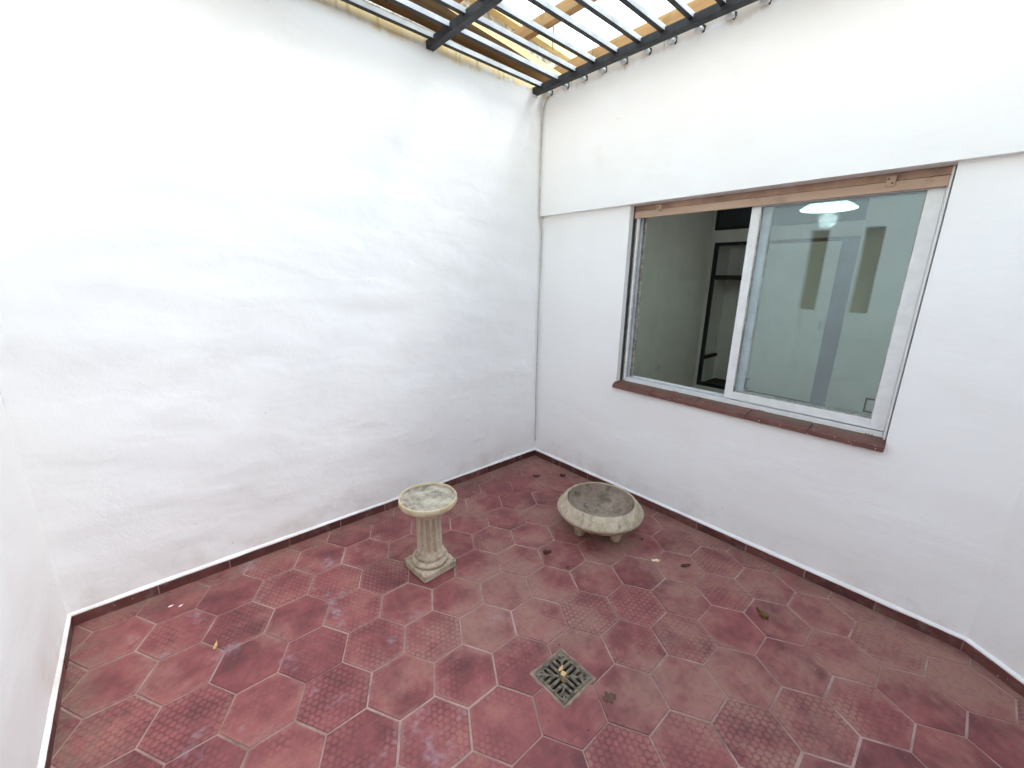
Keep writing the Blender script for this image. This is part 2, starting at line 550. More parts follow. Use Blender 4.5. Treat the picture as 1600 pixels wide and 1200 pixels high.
def lathe(name, prof, mat, parent=None, seg=64, loc=None, wob=0.0, close=False, seed=0.0):
    bm = bmesh.new()
    rings = []
    for r, z in prof:
        if r < 1e-5:
            rings.append([bm.verts.new((0, 0, z))])
            continue
        ring = []
        for i in range(seg):
            a = 2 * math.pi * i / seg
            p = Vector((r * math.cos(a), r * math.sin(a), z))
            if wob:
                nv = noise.noise_vector(p * 14 + Vector((seed, seed, seed))) * wob + noise.noise_vector(p * 45 + Vector((seed, 0, 0))) * wob * 0.5
                p += nv
            ring.append(bm.verts.new(p))
        rings.append(ring)
    n = len(rings)
    for k in range(n if close else n - 1):
        a, b = rings[k], rings[(k + 1) % n]
        if len(a) == 1 and len(b) == 1:
            continue
        for i in range(seg):
            j = (i + 1) % seg
            if len(a) == 1:
                bm.faces.new((a[0], b[i], b[j]))
            elif len(b) == 1:
                bm.faces.new((a[i], a[j], b[0]))
            else:
                bm.faces.new((a[i], a[j], b[j], b[i]))
    return from_bm(name, bm, mat, parent, loc, True)


def tube(name, pts, rad, mat, parent=None, seg=8):
    bm = bmesh.new()
    pts = [Vector(p) for p in pts]
    prev = None
    ref = Vector((0.31, 0.77, 0.55)).normalized()
    for i, p in enumerate(pts):
        d = (pts[min(i + 1, len(pts) - 1)] - pts[max(i - 1, 0)]).normalized()
        u = d.cross(ref).normalized()
        v = d.cross(u)
        ring = [bm.verts.new(p + (u * math.cos(2 * math.pi * k / seg) + v * math.sin(2 * math.pi * k / seg)) * rad) for k in range(seg)]
        if prev:
            for k in range(seg):
                bm.faces.new((prev[k], prev[(k + 1) % seg], ring[(k + 1) % seg], ring[k]))
        else:
            bm.faces.new(ring)
        prev = ring
    bm.faces.new(prev)
    return from_bm(name, bm, mat, parent, None, True)


def panel(name, org, ud, vd, U, V, thick, mat, parent, hole=None, amp=0.004, seed=0.0, step=0.035, back_amp=0.0):
    """A solid plastered wall: front grid pushed in and out a few millimetres, sides and back.
    The front faces along ud x vd."""
    org, ud, vd = Vector(org), Vector(ud).normalized(), Vector(vd).normalized()
    nrm = ud.cross(vd)

    def coords(L, marks):
        pts = sorted(set([0.0, L] + marks))
        out = []
        for a, b in zip(pts[:-1], pts[1:]):
            k = max(1, int(round((b - a) / step)))
            out += [a + (b - a) * i / k for i in range(k)]
        return out + [L]
    holes = hole if isinstance(hole, list) else ([hole] if hole else [])
    us = coords(U, [h for H in holes for h in H[:2]])
    vs = coords(V, [h for H in holes for h in H[2:]])
    verts, faces = [], []
    nu, nv = len(us), len(vs)

    def fade(u, v):
        e = min(u, U - u, v, V - v)
        for H in holes:
            dx = max(H[0] - u, 0, u - H[1])
            dy = max(H[2] - v, 0, v - H[3])
            e = min(e, math.hypot(dx, dy))
        return min(1.0, max(0.0, e / 0.08))
    for side in (0, 1):
        for j in range(nv):
            for i in range(nu):
                u, v = us[i], vs[j]
                p = org + ud * u + vd * v
                if side == 0:
                    h = noise.noise(Vector((u * 1.7 + seed, v * 4.2, seed))) * 0.6 + noise.noise(Vector((u * 4.5, v * 9.0 + seed, 3.1))) * 0.3 \
                        + noise.noise(Vector((u * 0.7, v * 0.9, seed + 9))) * 0.9
                    p = p + nrm * (h * amp * fade(u, v))
                else:
                    p = p - nrm * thick
                verts.append(p)
    N = nu * nv

    def solid(i, j):
        if i < 0 or j < 0 or i >= nu - 1 or j >= nv - 1:
            return False
        cu, cv = (us[i] + us[i + 1]) / 2, (vs[j] + vs[j + 1]) / 2
        return not any(H[0] < cu < H[1] and H[2] < cv < H[3] for H in holes)
    for j in range(nv - 1):
        for i in range(nu - 1):
            if not solid(i, j):
                continue
            a, b, c, d = j * nu + i, j * nu + i + 1, (j + 1) * nu + i + 1, (j + 1) * nu + i
            faces.append((a, b, c, d))
            faces.append((d + N, c + N, b + N, a + N))
            if not solid(i, j - 1):
                faces.append((a, a + N, b + N, b))
            if not solid(i, j + 1):
                faces.append((c, c + N, d + N, d))
            if not solid(i - 1, j):
                faces.append((d, d + N, a + N, a))
            if not solid(i + 1, j):
                faces.append((b, b + N, c + N, c))
    me = bpy.data.meshes.new(name)
    me.from_pydata([tuple(v) for v in verts], [], faces)
    me.validate()
    o = link(name, me, mat, parent)
    # smooth only the front and back sheets
    for f in me.polygons:
        f.use_smooth = abs(f.normal.dot(nrm)) > 0.8
    me.set_sharp_from_angle(angle=R(40))
    return o


# ------------------------------------------------------------------ ground and floor
WX = -3.027          # face of the left wall
YB = -4.40           # face of the unseen rear wall, set back so sun reaches the left wall
CH0 = Vector((0.0, -2.77))
CH1 = Vector((-1.192, -4.40))
g = bmesh.new()
add_box(g, (-120, -120, -0.5), (120, 120, -0.3))
struct(from_bm('ground', g, M['ground']))

DC = Vector((-1.481, -1.664))   # drain centre
DH = 0.089
fl = bmesh.new()
for lo, hi in (((WX - 0.1, YB - 0.1), (DC.x - DH, 0.1)), ((DC.x + DH, YB - 0.1), (0.1, 0.1)),
               ((DC.x - DH, YB - 0.1), (DC.x + DH, DC.y - DH)), ((DC.x - DH, DC.y + DH), (DC.x + DH, 0.1))):
    add_box(fl, (lo[0], lo[1], -0.3), (hi[0], hi[1], -0.0035))
floor = struct(from_bm('floor', fl, M['grout']))

HS, HA, HO = 0.14697, 0.51893, Vector((-0.00943, 0.13202))
GAP = 0.0036
room_poly = [Vector((WX, 0.0)), Vector((WX, YB)), CH1.copy(), CH0.copy(), Vector((0.0, 0.0))]   # counter-clockwise


def clip(poly, p, n):
    """keep the side where (x-p).n <= 0"""
    out = []
    for i in range(len(poly)):
        a, b = poly[i], poly[(i + 1) % len(poly)]
        da, db = (a - p).dot(n), (b - p).dot(n)
        if da <= 0:
            out.append(a)
        if (da < 0 < db) or (db < 0 < da):
            out.append(a + (b - a) * (da / (da - db)))
    return out


def area(poly):
    return 0.5 * sum(poly[i].x * poly[(i + 1) % len(poly)].y - poly[(i + 1) % len(poly)].x * poly[i].y for i in range(len(poly)))


def prism(bm, poly, bev=0.0022, depth=0.012, dz=0.0014):
    n = len(poly)
    c = sum(poly, Vector((0, 0))) / n
    ins = []
    for q in poly:
        d = (c - q)
        ins.append(q + d.normalized() * min(bev * 1.2, d.length * 0.3))
    tp = [bm.verts.new((q.x, q.y, 0.0)) for q in ins]
    md = [bm.verts.new((q.x, q.y, -dz)) for q in poly]
    bt = [bm.verts.new((q.x, q.y, -depth)) for q in poly]
    bm.faces.new(tp)
    for i in range(n):
        j = (i + 1) % n
        bm.faces.new((md[i], md[j], tp[j], tp[i]))
        bm.faces.new((bt[i], bt[j], md[j], md[i]))


def hexpts(s):
    out = []
    for k in range(6):
        a = HA + math.pi / 2 + k * math.pi / 3
        out.append(Vector((math.cos(a), math.sin(a))) * s)
    return out


hb = bmesh.new()
prism(hb, hexpts(HS - GAP))
bmesh.ops.recalc_face_normals(hb, faces=hb.faces)
hex_me = bpy.data.meshes.new('floor_tile')
hb.to_mesh(hex_me)
hb.free()
hex_me.materials.append(M['tile'])
a1 = Vector((math.cos(HA), math.sin(HA))) * HS * math.sqrt(3)
a2 = Vector((math.cos(HA + math.pi / 3), math.sin(HA + math.pi / 3))) * HS * math.sqrt(3)
inset = 0.004
for i in range(-40, 41):
    for j in range(-40, 41):
        c = HO + a1 * i + a2 * j
        if not (WX - 0.2 < c.x < 0.2 and YB - 0.2 < c.y < 0.2):
            continue
        poly = [c + q for q in hexpts(HS - GAP)]
        cut = False
        for k in range(5):
            p0, p1 = room_poly[k], room_poly[(k + 1) % 5]
            e = (p1 - p0).normalized()
            n = Vector((e.y, -e.x))
            before = len(poly), area(poly)
            poly = clip(poly, p0 - n * inset, n)
            if len(poly) < 3:
                break
            if abs(area(poly) - before[1]) > 1e-7:
                cut = True
        if len(poly) < 3 or area(poly) < 0.0004:
            continue
        pieces = [poly]
        if max(abs(c.x - DC.x), abs(c.y - DC.y)) < DH + HS:
            # take the drain's square opening out of the tile
            pieces, rest = [], poly
            for n in (Vector((1, 0)), Vector((-1, 0)), Vector((0, 1)), Vector((0, -1))):
                pp = DC + n * (DH + 0.004)
                outp = clip(rest, pp, -n)
                if len(outp) > 2 and area(outp) > 2e-4:
                    pieces.append(outp)
                rest = clip(rest, pp, n)
                if len(rest) < 3:
                    break
            cut = True
        if not cut:
            o = link('floor_tile', hex_me, None, floor)
        else:
            tb = bmesh.new()
            for pc in pieces:
                if len(pieces) > 1:
                    prism(tb, [q - c for q in pc], 0.0, 0.012, 0.0005)
                else:
                    prism(tb, [q - c for q in pc])
            o = from_bm('floor_tile', tb, M['tile'], floor)
        o.location = (c.x, c.y, random.uniform(-0.0006, 0.0006))
        o.rotation_euler = (random.gauss(0, 0.0022), random.gauss(0, 0.0022), 0 if cut else random.gauss(0, 0.006))
        if not cut:
            sc_ = random.uniform(0.984, 1.002)
            o.scale = (sc_, sc_, 1)
            o.location.x += random.gauss(0, 0.0009)
            o.location.y += random.gauss(0, 0.0009)

# ------------------------------------------------------------------ courtyard walls
wallA = tag(empty('party_wall', (-1.5, 0.08, 0)), 'tall uneven white plaster wall left of the corner, cream at its top', 'wall')
wallB = tag(empty('window_wall', (0.08, -1.4, 0)), 'white plastered wall with the sliding window in it', 'wall')
wallC = tag(empty('side_wall', (WX - 0.08, -1.7, 0)), 'white wall at the left edge with two amber slit windows', 'wall')
wallE = tag(empty('splay_wall', (-0.2, -3.1, 0)), 'short slanted white wall right of the window', 'wall')
wallD = tag(empty('rear_wall', (-1.7, YB - 0.08, 0)), 'plain white wall closing the courtyard behind the viewer', 'wall')


def at(o, parent):
    """parent while the mesh is written in world coordinates"""
    o.parent = parent
    o.matrix_parent_inverse = Matrix.Translation(-Vector(parent.location))
    return o


WT = 2.97   # top of the window wall
OP = (0.823, 2.343, 0.85, 2.088)   # window opening: distance from corner, height
at(panel('plaster', (WX - 0.16, 0, 0), (1, 0, 0), (0, 0, 1), 0.16 - WX + 0.16, 3.004, 0.16, M['A'], None, amp=0.010, seed=2.0), wallA)
at(box('recessed_course', (WX - 0.16, 0.088, 3.0), (0.6, 0.158, 3.0785), M['stained']), wallA)
at(panel('plaster', (0, 0, 0), (0, -1, 0), (0, 0, 1), 2.80, 2.088, 0.16, M['B'], None, hole=OP, amp=0.006, seed=5.0), wallB)
at(panel('lintel_band', (-0.04, 0, 2.088), (0, -1, 0), (0, 0, 1), 2.826, WT - 2.088, 0.20, M['B'], None, amp=0.003, seed=8.0), wallB)
slits = [(1.08, 1.25, 1.305, 2.18), (1.555, 1.72, 1.30, 2.185)]
# left wall: u runs from the back (YB) to the corner
LC = -YB
at(panel('plaster', (WX, YB - 0.16, 0), (0, 1, 0), (0, 0, 1), LC + 0.16, 2.55, 0.16, M['C'], None,  # unseen top kept low so more sky lights the window wall
         hole=[(LC + 0.16 - b, LC + 0.16 - a, c, d) for a, b, c, d in slits], amp=0.008, seed=11.0), wallC)
for a, b, c, d in slits:
    at(box('amber_pane', (WX - 0.115, -b, c), (WX - 0.105, -a, d), M['amber']), wallC)
    at(box('pane_backing', (WX - 0.158, -b - 0.01, c - 0.01), (WX - 0.15, -a + 0.01, d + 0.01), M['seal']), wallC)
chd = (CH1 - CH0)
at(panel('plaster', (CH0.x, CH0.y, 0), (chd.x, chd.y, 0), (0, 0, 1), chd.length + 0.1, WT, 0.16, M['C'], None, amp=0.004, seed=14.0), wallE)
at(panel('plaster', (0.7, YB, 0), (-1, 0, 0), (0, 0, 1), 0.7 - WX, 3.26, 0.16, M['C'], None, amp=0.005, seed=17.0), wallD)


# skirting: one tile after another, and the plaster lip above it
def skirting(parent, p0, p1, first, pitch=0.305):
    p0, p1 = Vector(p0), Vector(p1)
    d = (p1 - p0).normalized()
    n = Vector((-d.y, d.x))        # into the courtyard (left of travel)
    L = (p1 - p0).length
    marks = [0.0]
    x = first
    while x < L - 0.02:
        marks.append(x)
        x += pitch
    marks.append(L)
    for a, b in zip(marks[:-1], marks[1:]):
        bm = bmesh.new()
        hgt = 0.0535 + random.uniform(-0.002, 0.002)
        prof = [(-0.004, -0.003), (0.0105, -0.003), (0.0105, hgt - 0.004), (0.0065, hgt), (-0.004, hgt)]
        off = random.uniform(-0.0012, 0.0012)
        rings = []
        for s in (a + 0.003, b - 0.003):
            q = p0 + d * s
            rings.append([bm.verts.new((q.x + n.x * (w + off), q.y + n.y * (w + off), z)) for w, z in prof])
        m_ = len(prof)
        for k in range(m_):
            bm.faces.new((rings[0][k], rings[0][(k + 1) % m_], rings[1][(k + 1) % m_], rings[1][k]))
        bm.faces.new(rings[0])
        bm.faces.new(rings[1][::-1])
        at(from_bm('skirting_tile', bm, M['skirt']), parent)
    # grout behind the joints
    bm = bmesh.new()
    q0, q1 = p0, p1
    vs = []
    for q in (q0, q1):
        vs.append([bm.verts.new((q.x + n.x * w, q.y + n.y * w, z)) for w, z in ((-0.003, -0.003), (0.0078, -0.003), (0.0078, 0.051), (-0.003, 0.051))])
    for k in range(4):
        bm.faces.new((vs[0][k], vs[0][(k + 1) % 4], vs[1][(k + 1) % 4], vs[1][k]))
    bm.faces.new(vs[0]); bm.faces.new(vs[1][::-1])
    at(from_bm('skirting_grout', bm, M['grout']), parent)
    # lip: a ragged sloping edge of plaster and paint
    bm = bmesh.new()
    k = int(L / 0.012)
    rows = []
    for i in range(k + 1):
        s = L * i / k
        q = p0 + d * s
        r1 = noise.noise(Vector((s * 9 + p0.x * 5, p0.y * 3, 1.0)))
        r2 = noise.noise(Vector((s * 38 + p0.x * 5, p0.y * 3, 4.0)))
        dz = 0.0028 * r1 + 0.0022 * r2
        w1 = 0.0125 + 0.0012 * r2
        rows.append([bm.verts.new((q.x + n.x * w, q.y + n.y * w, z)) for w, z in
                     ((-0.004, 0.072), (0.001, 0.068), (0.005, 0.0625), (w1, 0.0575 + dz * 0.6), (w1 - 0.001, 0.0525 + dz), (-0.004, 0.0525 + dz))])
    for a, b in zip(rows[:-1], rows[1:]):
        for i in range(6):
            bm.faces.new((a[i], a[(i + 1) % 6], b[(i + 1) % 6], b[i]))
    bm.faces.new(rows[0]); bm.faces.new(rows[-1][::-1])
    at(from_bm('plaster_lip', bm, M['C'], smooth=True), parent)


skirting(wallB, (0, CH0.y), (0, 0), 0.005)
skirting(wallA, (0, 0), (WX, 0), 0.27)
skirting(wallC, (WX, 0), (WX, YB), 0.30)
skirting(wallE, (CH1.x, CH1.y), (CH0.x, CH0.y), chd.length - 0.61)

# ------------------------------------------------------------------ window
win = tag(empty('sliding_window', (0.08, -1.583, 0.85)), 'white aluminium sliding window, left half open, tan shutter slat above', 'window')


def wbox(name, x, y, z, mat, parent=win, bevel=0.0015):
    o = box(name, (x[0], min(y), z[0]), (x[1], max(y), z[1]), mat, None, bevel)
    if parent is win:
        return at(o, win)
    o.parent = parent
    return o


YL, YR = -0.823, -2.343
fr = wbox('frame', (0.072, 0.15), (YL - 0.004, YL - 0.022), (0.872, 2.085), M['alu_dirty'])
wbox('track_rib', (0.060, 0.078), (YL - 0.022, YL - 0.036), (0.885, 2.085), M['alu'], fr)
wbox('track_rib', (0.100, 0.108), (YL - 0.022, YL - 0.044), (0.885, 2.085), M['alu_grey'], fr)
wbox('track_rib', (0.136, 0.150), (YL - 0.022, YL - 0.050), (0.885, 2.085), M['alu_dirty'], fr)
wbox('right_jamb', (0.072, 0.15), (YR + 0.004, YR + 0.022), (0.872, 2.085), M['alu'], fr)
wbox('bottom_track', (0.072, 0.15), (YL - 0.022, YR + 0.022), (0.868, 0.884), M['alu'], fr)
wbox('track_rib', (0.070, 0.0755), (YL - 0.024, YR + 0.024), (0.884, 0.900), M['alu'], fr)
wbox('track_rib', (0.108, 0.112), (YL - 0.024, YR + 0.024), (0.884, 0.904), M['alu_grey'], fr)
wbox('track_rib', (0.146, 0.1505), (YL - 0.024, YR + 0.024), (0.884, 0.906), M['alu'], fr)
wbox('head', (0.075, 0.15), (YL - 0.022, YR + 0.022), (2.05, 2.085), M['alu_dirty'], fr)
for c in (-1.25, -1.78, -2.27):
    for k in (-1, 0, 1):
        wbox('weep_hole', (0.0708, 0.0716), (c + k * 0.012 - 0.0028, c + k * 0.012 + 0.0028), (0.8735, 0.8785), M['seal'], fr, 0.0)


def sash(y0, y1, x0, z0, z1, mats, wl, wr, wb):
    s = wbox('sash', (x0, x0 + 0.026), (y0, y0 - wl), (z0, z1), mats)           # left stile carries the rest
    wbox('stile', (x0, x0 + 0.026), (y1 + wr, y1), (z0, z1), mats, s)
    wbox('rail', (x0 + 0.0015, x0 + 0.0245), (y0 - wl, y1 + wr), (z0, z0 + wb), mats, s)
    wbox('rail', (x0 + 0.0015, x0 + 0.0245), (y0 - wl, y1 + wr), (z1 - 0.04, z1), mats, s)
    wbox('glazing_seal', (x0 + 0.004, x0 + 0.022), (y0 - wl, y0 - wl - 0.006), (z0 + wb, z1 - 0.04), M['alu_dirty'], s, 0)
    wbox('glazing_seal', (x0 + 0.004, x0 + 0.022), (y1 + wr + 0.004, y1 + wr), (z0 + wb, z1 - 0.04), M['alu_dirty'], s, 0)
    wbox('glazing_seal', (x0 + 0.004, x0 + 0.022), (y0 - wl, y1 + wr), (z0 + wb, z0 + wb + 0.005), M['alu_dirty'], s, 0)
    wbox('glass_pane', (x0 + 0.011, x0 + 0.015), (y0 - wl, y1 + wr), (z0 + wb, z1 - 0.04), M['glass'], s, 0)
    return s


s1 = sash(-1.559, -2.320, 0.078, 0.904, 2.046, M['alu'], 0.047, 0.056, 0.047)
s2 = sash(-1.606, -2.318, 0.114, 0.908, 2.044, M['alu_grey'], 0.045, 0.050, 0.044)
# pull on the inner sash
bm = bmesh.new()
for lo, hi in (((0.112, -2.228, 0.972), (0.1185, -2.221, 1.046)), ((0.112, -2.264, 0.972), (0.1185, -2.257, 1.046)),
               ((0.1125, -2.257, 0.972), (0.118, -2.228, 0.979)), ((0.1125, -2.257, 1.039), (0.118, -2.228, 1.046))):
    add_box(bm, lo, hi)
pl = from_bm('sash_pull', bm, M['black'])
pl.parent = s2
bm = bmesh.new()
for lo, hi in (((0.112, -1.660, 0.975), (0.1185, -1.654, 1.04)), ((0.1125, -1.675, 0.975), (0.118, -1.66, 0.981)), ((0.1125, -1.675, 1.034), (0.118, -1.66, 1.04))):
    add_box(bm, lo, hi)
pl = from_bm('sash_pull', bm, M['slate_post'])
pl.parent = s2

# roller shutter: its last slat hangs below the lintel
slat = wbox('shutter_slat', (0.048, 0.064), (YL - 0.006, YR + 0.016), (2.008, 2.052), M['tan'], bevel=0.004)
wbox('shutter_slat', (0.053, 0.068), (YL - 0.006, YR + 0.014), (2.0535, 2.087), M['tan_dark'], bevel=0.003)
for c in (-1.008, -2.138):
    b_ = wbox('stop_bracket', (0.041, 0.0475), (c - 0.017, c + 0.017), (2.030, 2.074), M['tan'], slat, 0.002)
    for dy, dz in ((-0.007, 2.043), (0.008, 2.062)):
        wbox('screw', (0.0398, 0.0408), (c + dy - 0.004, c + dy + 0.004), (dz - 0.003, dz + 0.003), M['seal'], slat, 0)
# shutter guide on each side
wbox('shutter_guide', (0.044, 0.070), (YL - 0.001, YL - 0.006), (0.872, 2.086), M['seal'])
wbox('shutter_guide', (0.044, 0.070), (YR + 0.008, YR + 0.016), (0.872, 2.086), M['alu'])
wbox('jamb_gap', (0.060, 0.150), (YR + 0.0005, YR + 0.004), (0.872, 2.086), M['seal'])

# sill: five brown tiles and mortar under the frame
sill = empty('sill', (0, 0, 0))
sill.parent = win
sill.matrix_parent_inverse = Matrix.Translation(-Vector(win.location))
jo = [-0.812, -1.122, -1.432, -1.737, -2.040, -2.347]
for a, b in zip(jo[:-1], jo[1:]):
    bm = bmesh.new()
    rows = []
    k = 16
    for i in range(k + 1):
        y = a - 0.0025 + (b - a + 0.005) * i / k
        j1 = noise.noise(Vector((y * 24, 1, 0))) * 0.0009
        prof = [(0.076, 0.874), (-0.024, 0.858), (-0.031, 0.853 + j1 * 0.5), (-0.032, 0.832 + j1 * 1.6), (-0.028, 0.8285 + j1 * 2), (0.076, 0.838)]
        if y < YR + 0.001 or y > YL - 0.001:
            prof = [(min(x, -0.0005), z) for x, z in prof]
        rows.append([bm.verts.new((x, y, z)) for x, z in prof])
    for r0, r1 in zip(rows[:-1], rows[1:]):
        for i in range(6):
            bm.faces.new((r0[i], r0[(i + 1) % 6], r1[(i + 1) % 6], r1[i]))
    bm.faces.new(rows[0]); bm.faces.new(rows[-1][::-1])
    o = from_bm('sill_tile', bm, M['sill'])
    o.parent = sill
bm = bmesh.new()
add_box(bm, (-0.024, -2.343, 0.834), (0.14, -0.823, 0.8535))
add_box(bm, (0.066, -2.343, 0.8545), (0.15, -0.823, 0.868))
o = from_bm('sill_mortar', bm, M['mortar'])
o.parent = sill

# ------------------------------------------------------------------ room behind the window
rf = bmesh.new()
add_box(rf, (0.16, -3.3, -0.3), (3.9, 0.0, 0.0))
struct(from_bm('room_floor', rf, M['room_floor']))
rc = bmesh.new()
add_box(rc, (0.16, -3.3, 2.75), (3.9, 0.0, 2.9))
struct(from_bm('room_ceiling', rc, M['room']))
tag(box('room_side_wall', (0.16, 0.0, -0.3), (3.9, 0.15, 2.9), M['room']), 'dim grey-green room wall seen through the open half of the window', 'wall')
tag(box('room_far_wall', (0.16, -3.45, -0.3), (3.9, -3.3, 2.9), M['room']), 'right-hand wall of the room behind the window glass', 'wall')
XB = 3.15
bw = bmesh.new()
add_box(bw, (XB + 0.003, -3.3, 0), (XB + 0.06, -1.546, 2.75))
add_box(bw, (XB + 0.55, -1.56, 0), (XB + 0.6, 0, 2.75))
tag(from_bm('room_back_wall', bw, M['room']), 'pale back wall of the room, right of the closet behind the glass', 'wall')
clo = tag(empty('closet', (XB + 0.3, -0.78, 0)), 'built-in closet with black frame, one bay open with shelves', 'closet')


def cbox(name, x, y, z, mat, parent=clo, bevel=0.002):
    o = box(name, (x[0], min(y), z[0]), (x[1], max(y), z[1]), mat, None, bevel)
    if parent is clo:
        return at(o, clo)
    o.parent = parent
    return o


cbox('plinth', (XB + 0.004, XB + 0.5), (-0.003, -1.555), (0.0, 0.195), M['room'])
cbox('rail', (XB, XB + 0.04), (-0.055, -1.54), (0.197, 0.25), M['black'])
cbox('rail', (XB, XB + 0.04), (-0.055, -1.54), (2.055, 2.092), M['black'])
cbox('stile', (XB - 0.002, XB + 0.042), (-0.055, -0.098), (0.195, 2.094), M['black'])
cbox('stile', (XB - 0.002, XB + 0.042), (-0.605, -0.645), (0.195, 2.094), M['black'])
cbox('post', (XB - 0.004, XB + 0.5), (-1.395, -1.545), (0.0, 2.094), M['slate_post'])
cbox('side_panel', (XB + 0.005, XB + 0.54), (-0.003, -0.054), (0.0, 2.75), M['room'])
cbox('crosspiece', (XB + 0.003, XB + 0.5), (-0.056, -1.545), (2.096, 2.246), M['room'])
cbox('back_panel', (XB + 0.5, XB + 0.54), (-0.056, -1.545), (0.0, 2.75), M['room'])
cbox('partition', (XB + 0.045, XB + 0.499), (-0.615, -0.635), (0.197, 2.09), M['room'])
cbox('bottom_board', (XB + 0.045, XB + 0.499), (-0.1, -0.614), (0.2, 0.225), M['brownshelf'])
cbox('shelf', (XB + 0.045, XB + 0.499), (-0.1, -0.614), (1.635, 1.66), M['brownshelf'])
cbox('hanging_rail', (XB + 0.02, XB + 0.044), (-0.1, -0.604), (1.63, 1.69), M['black'])
cbox('shelf_cleat', (XB + 0.045, XB + 0.46), (-0.055, -0.1), (0.56, 0.60), M['brownshelf'])
dr = cbox('door', (XB + 0.006, XB + 0.03), (-0.647, -1.393), (0.252, 2.053), M['whitewood'])
cbox('door_handle', (XB - 0.012, XB + 0.0055), (-1.335, -1.355), (1.10, 1.20), M['steel'], dr)
up_c = cbox('upper_cabinet', (XB + 0.01, XB + 0.49), (-0.057, -1.544), (2.248, 2.748), M['slate'])
cbox('cabinet_frame', (XB - 0.003, XB + 0.0095), (-0.03, -0.075), (2.247, 2.748), M['black'], up_c)
cbox('cabinet_frame', (XB - 0.003, XB + 0.0095), (-0.075, -1.544), (2.247, 2.285), M['black'], up_c)
cbox('cabinet_frame', (XB - 0.003, XB + 0.0095), (-0.605, -0.645), (2.285, 2.748), M['black'], up_c)

sock = tag(empty('wall_socket', (2.12, -0.001, 0.565)), 'small pale socket plate low on the dim room wall', 'socket')
at(box('plate', (2.06, -0.010, 0.505), (2.18, -0.001, 0.625), M['whitewood'], None, 0.003), sock)
for dx in (-0.02, 0.02):
    at(box('insert', (2.12 + dx - 0.014, -0.0125, 0.535), (2.12 + dx + 0.014, -0.0102, 0.595), M['alu_grey'], None, 0.001), sock)

lamp = tag(empty('pendant_lamp', (1.6, -1.567, 2.165)), 'lit pendant lamp with a wide green glass shade behind the glass', 'lamp')
lathe('shade', [(0.185, 0.004), (0.188, 0.010), (0.155, 0.034), (0.105, 0.060), (0.055, 0.085), (0.030, 0.105), (0.028, 0.10), (0.052, 0.080), (0.102, 0.055), (0.152, 0.029), (0.183, 0.006)], M['shade'], lamp, 48, close=True)
lathe('bulb', [(0.0, -0.012), (0.03, -0.008), (0.048, 0.012), (0.05, 0.03), (0.035, 0.055), (0.018, 0.075), (0.0, 0.08)], M['bulb'], lamp, 24)
lathe('cord', [(0.0, 0.105), (0.012, 0.105), (0.012, 0.14), (0.004, 0.15), (0.004, 0.575), (0.03, 0.576), (0.03, 0.585), (0.0, 0.585)], M['whitewood'], lamp, 12)
ld = bpy.data.lights.new('lamp_light', 'POINT')
ld.energy = 1.5
ld.shadow_soft_size = 0.06
ld.color = (0.98, 1.0, 0.95)
lo_ = bpy.data.objects.new('lamp_light', ld)
COL.objects.link(lo_)
lo_.parent = lamp
lo_.location = (0, 0, -0.07)

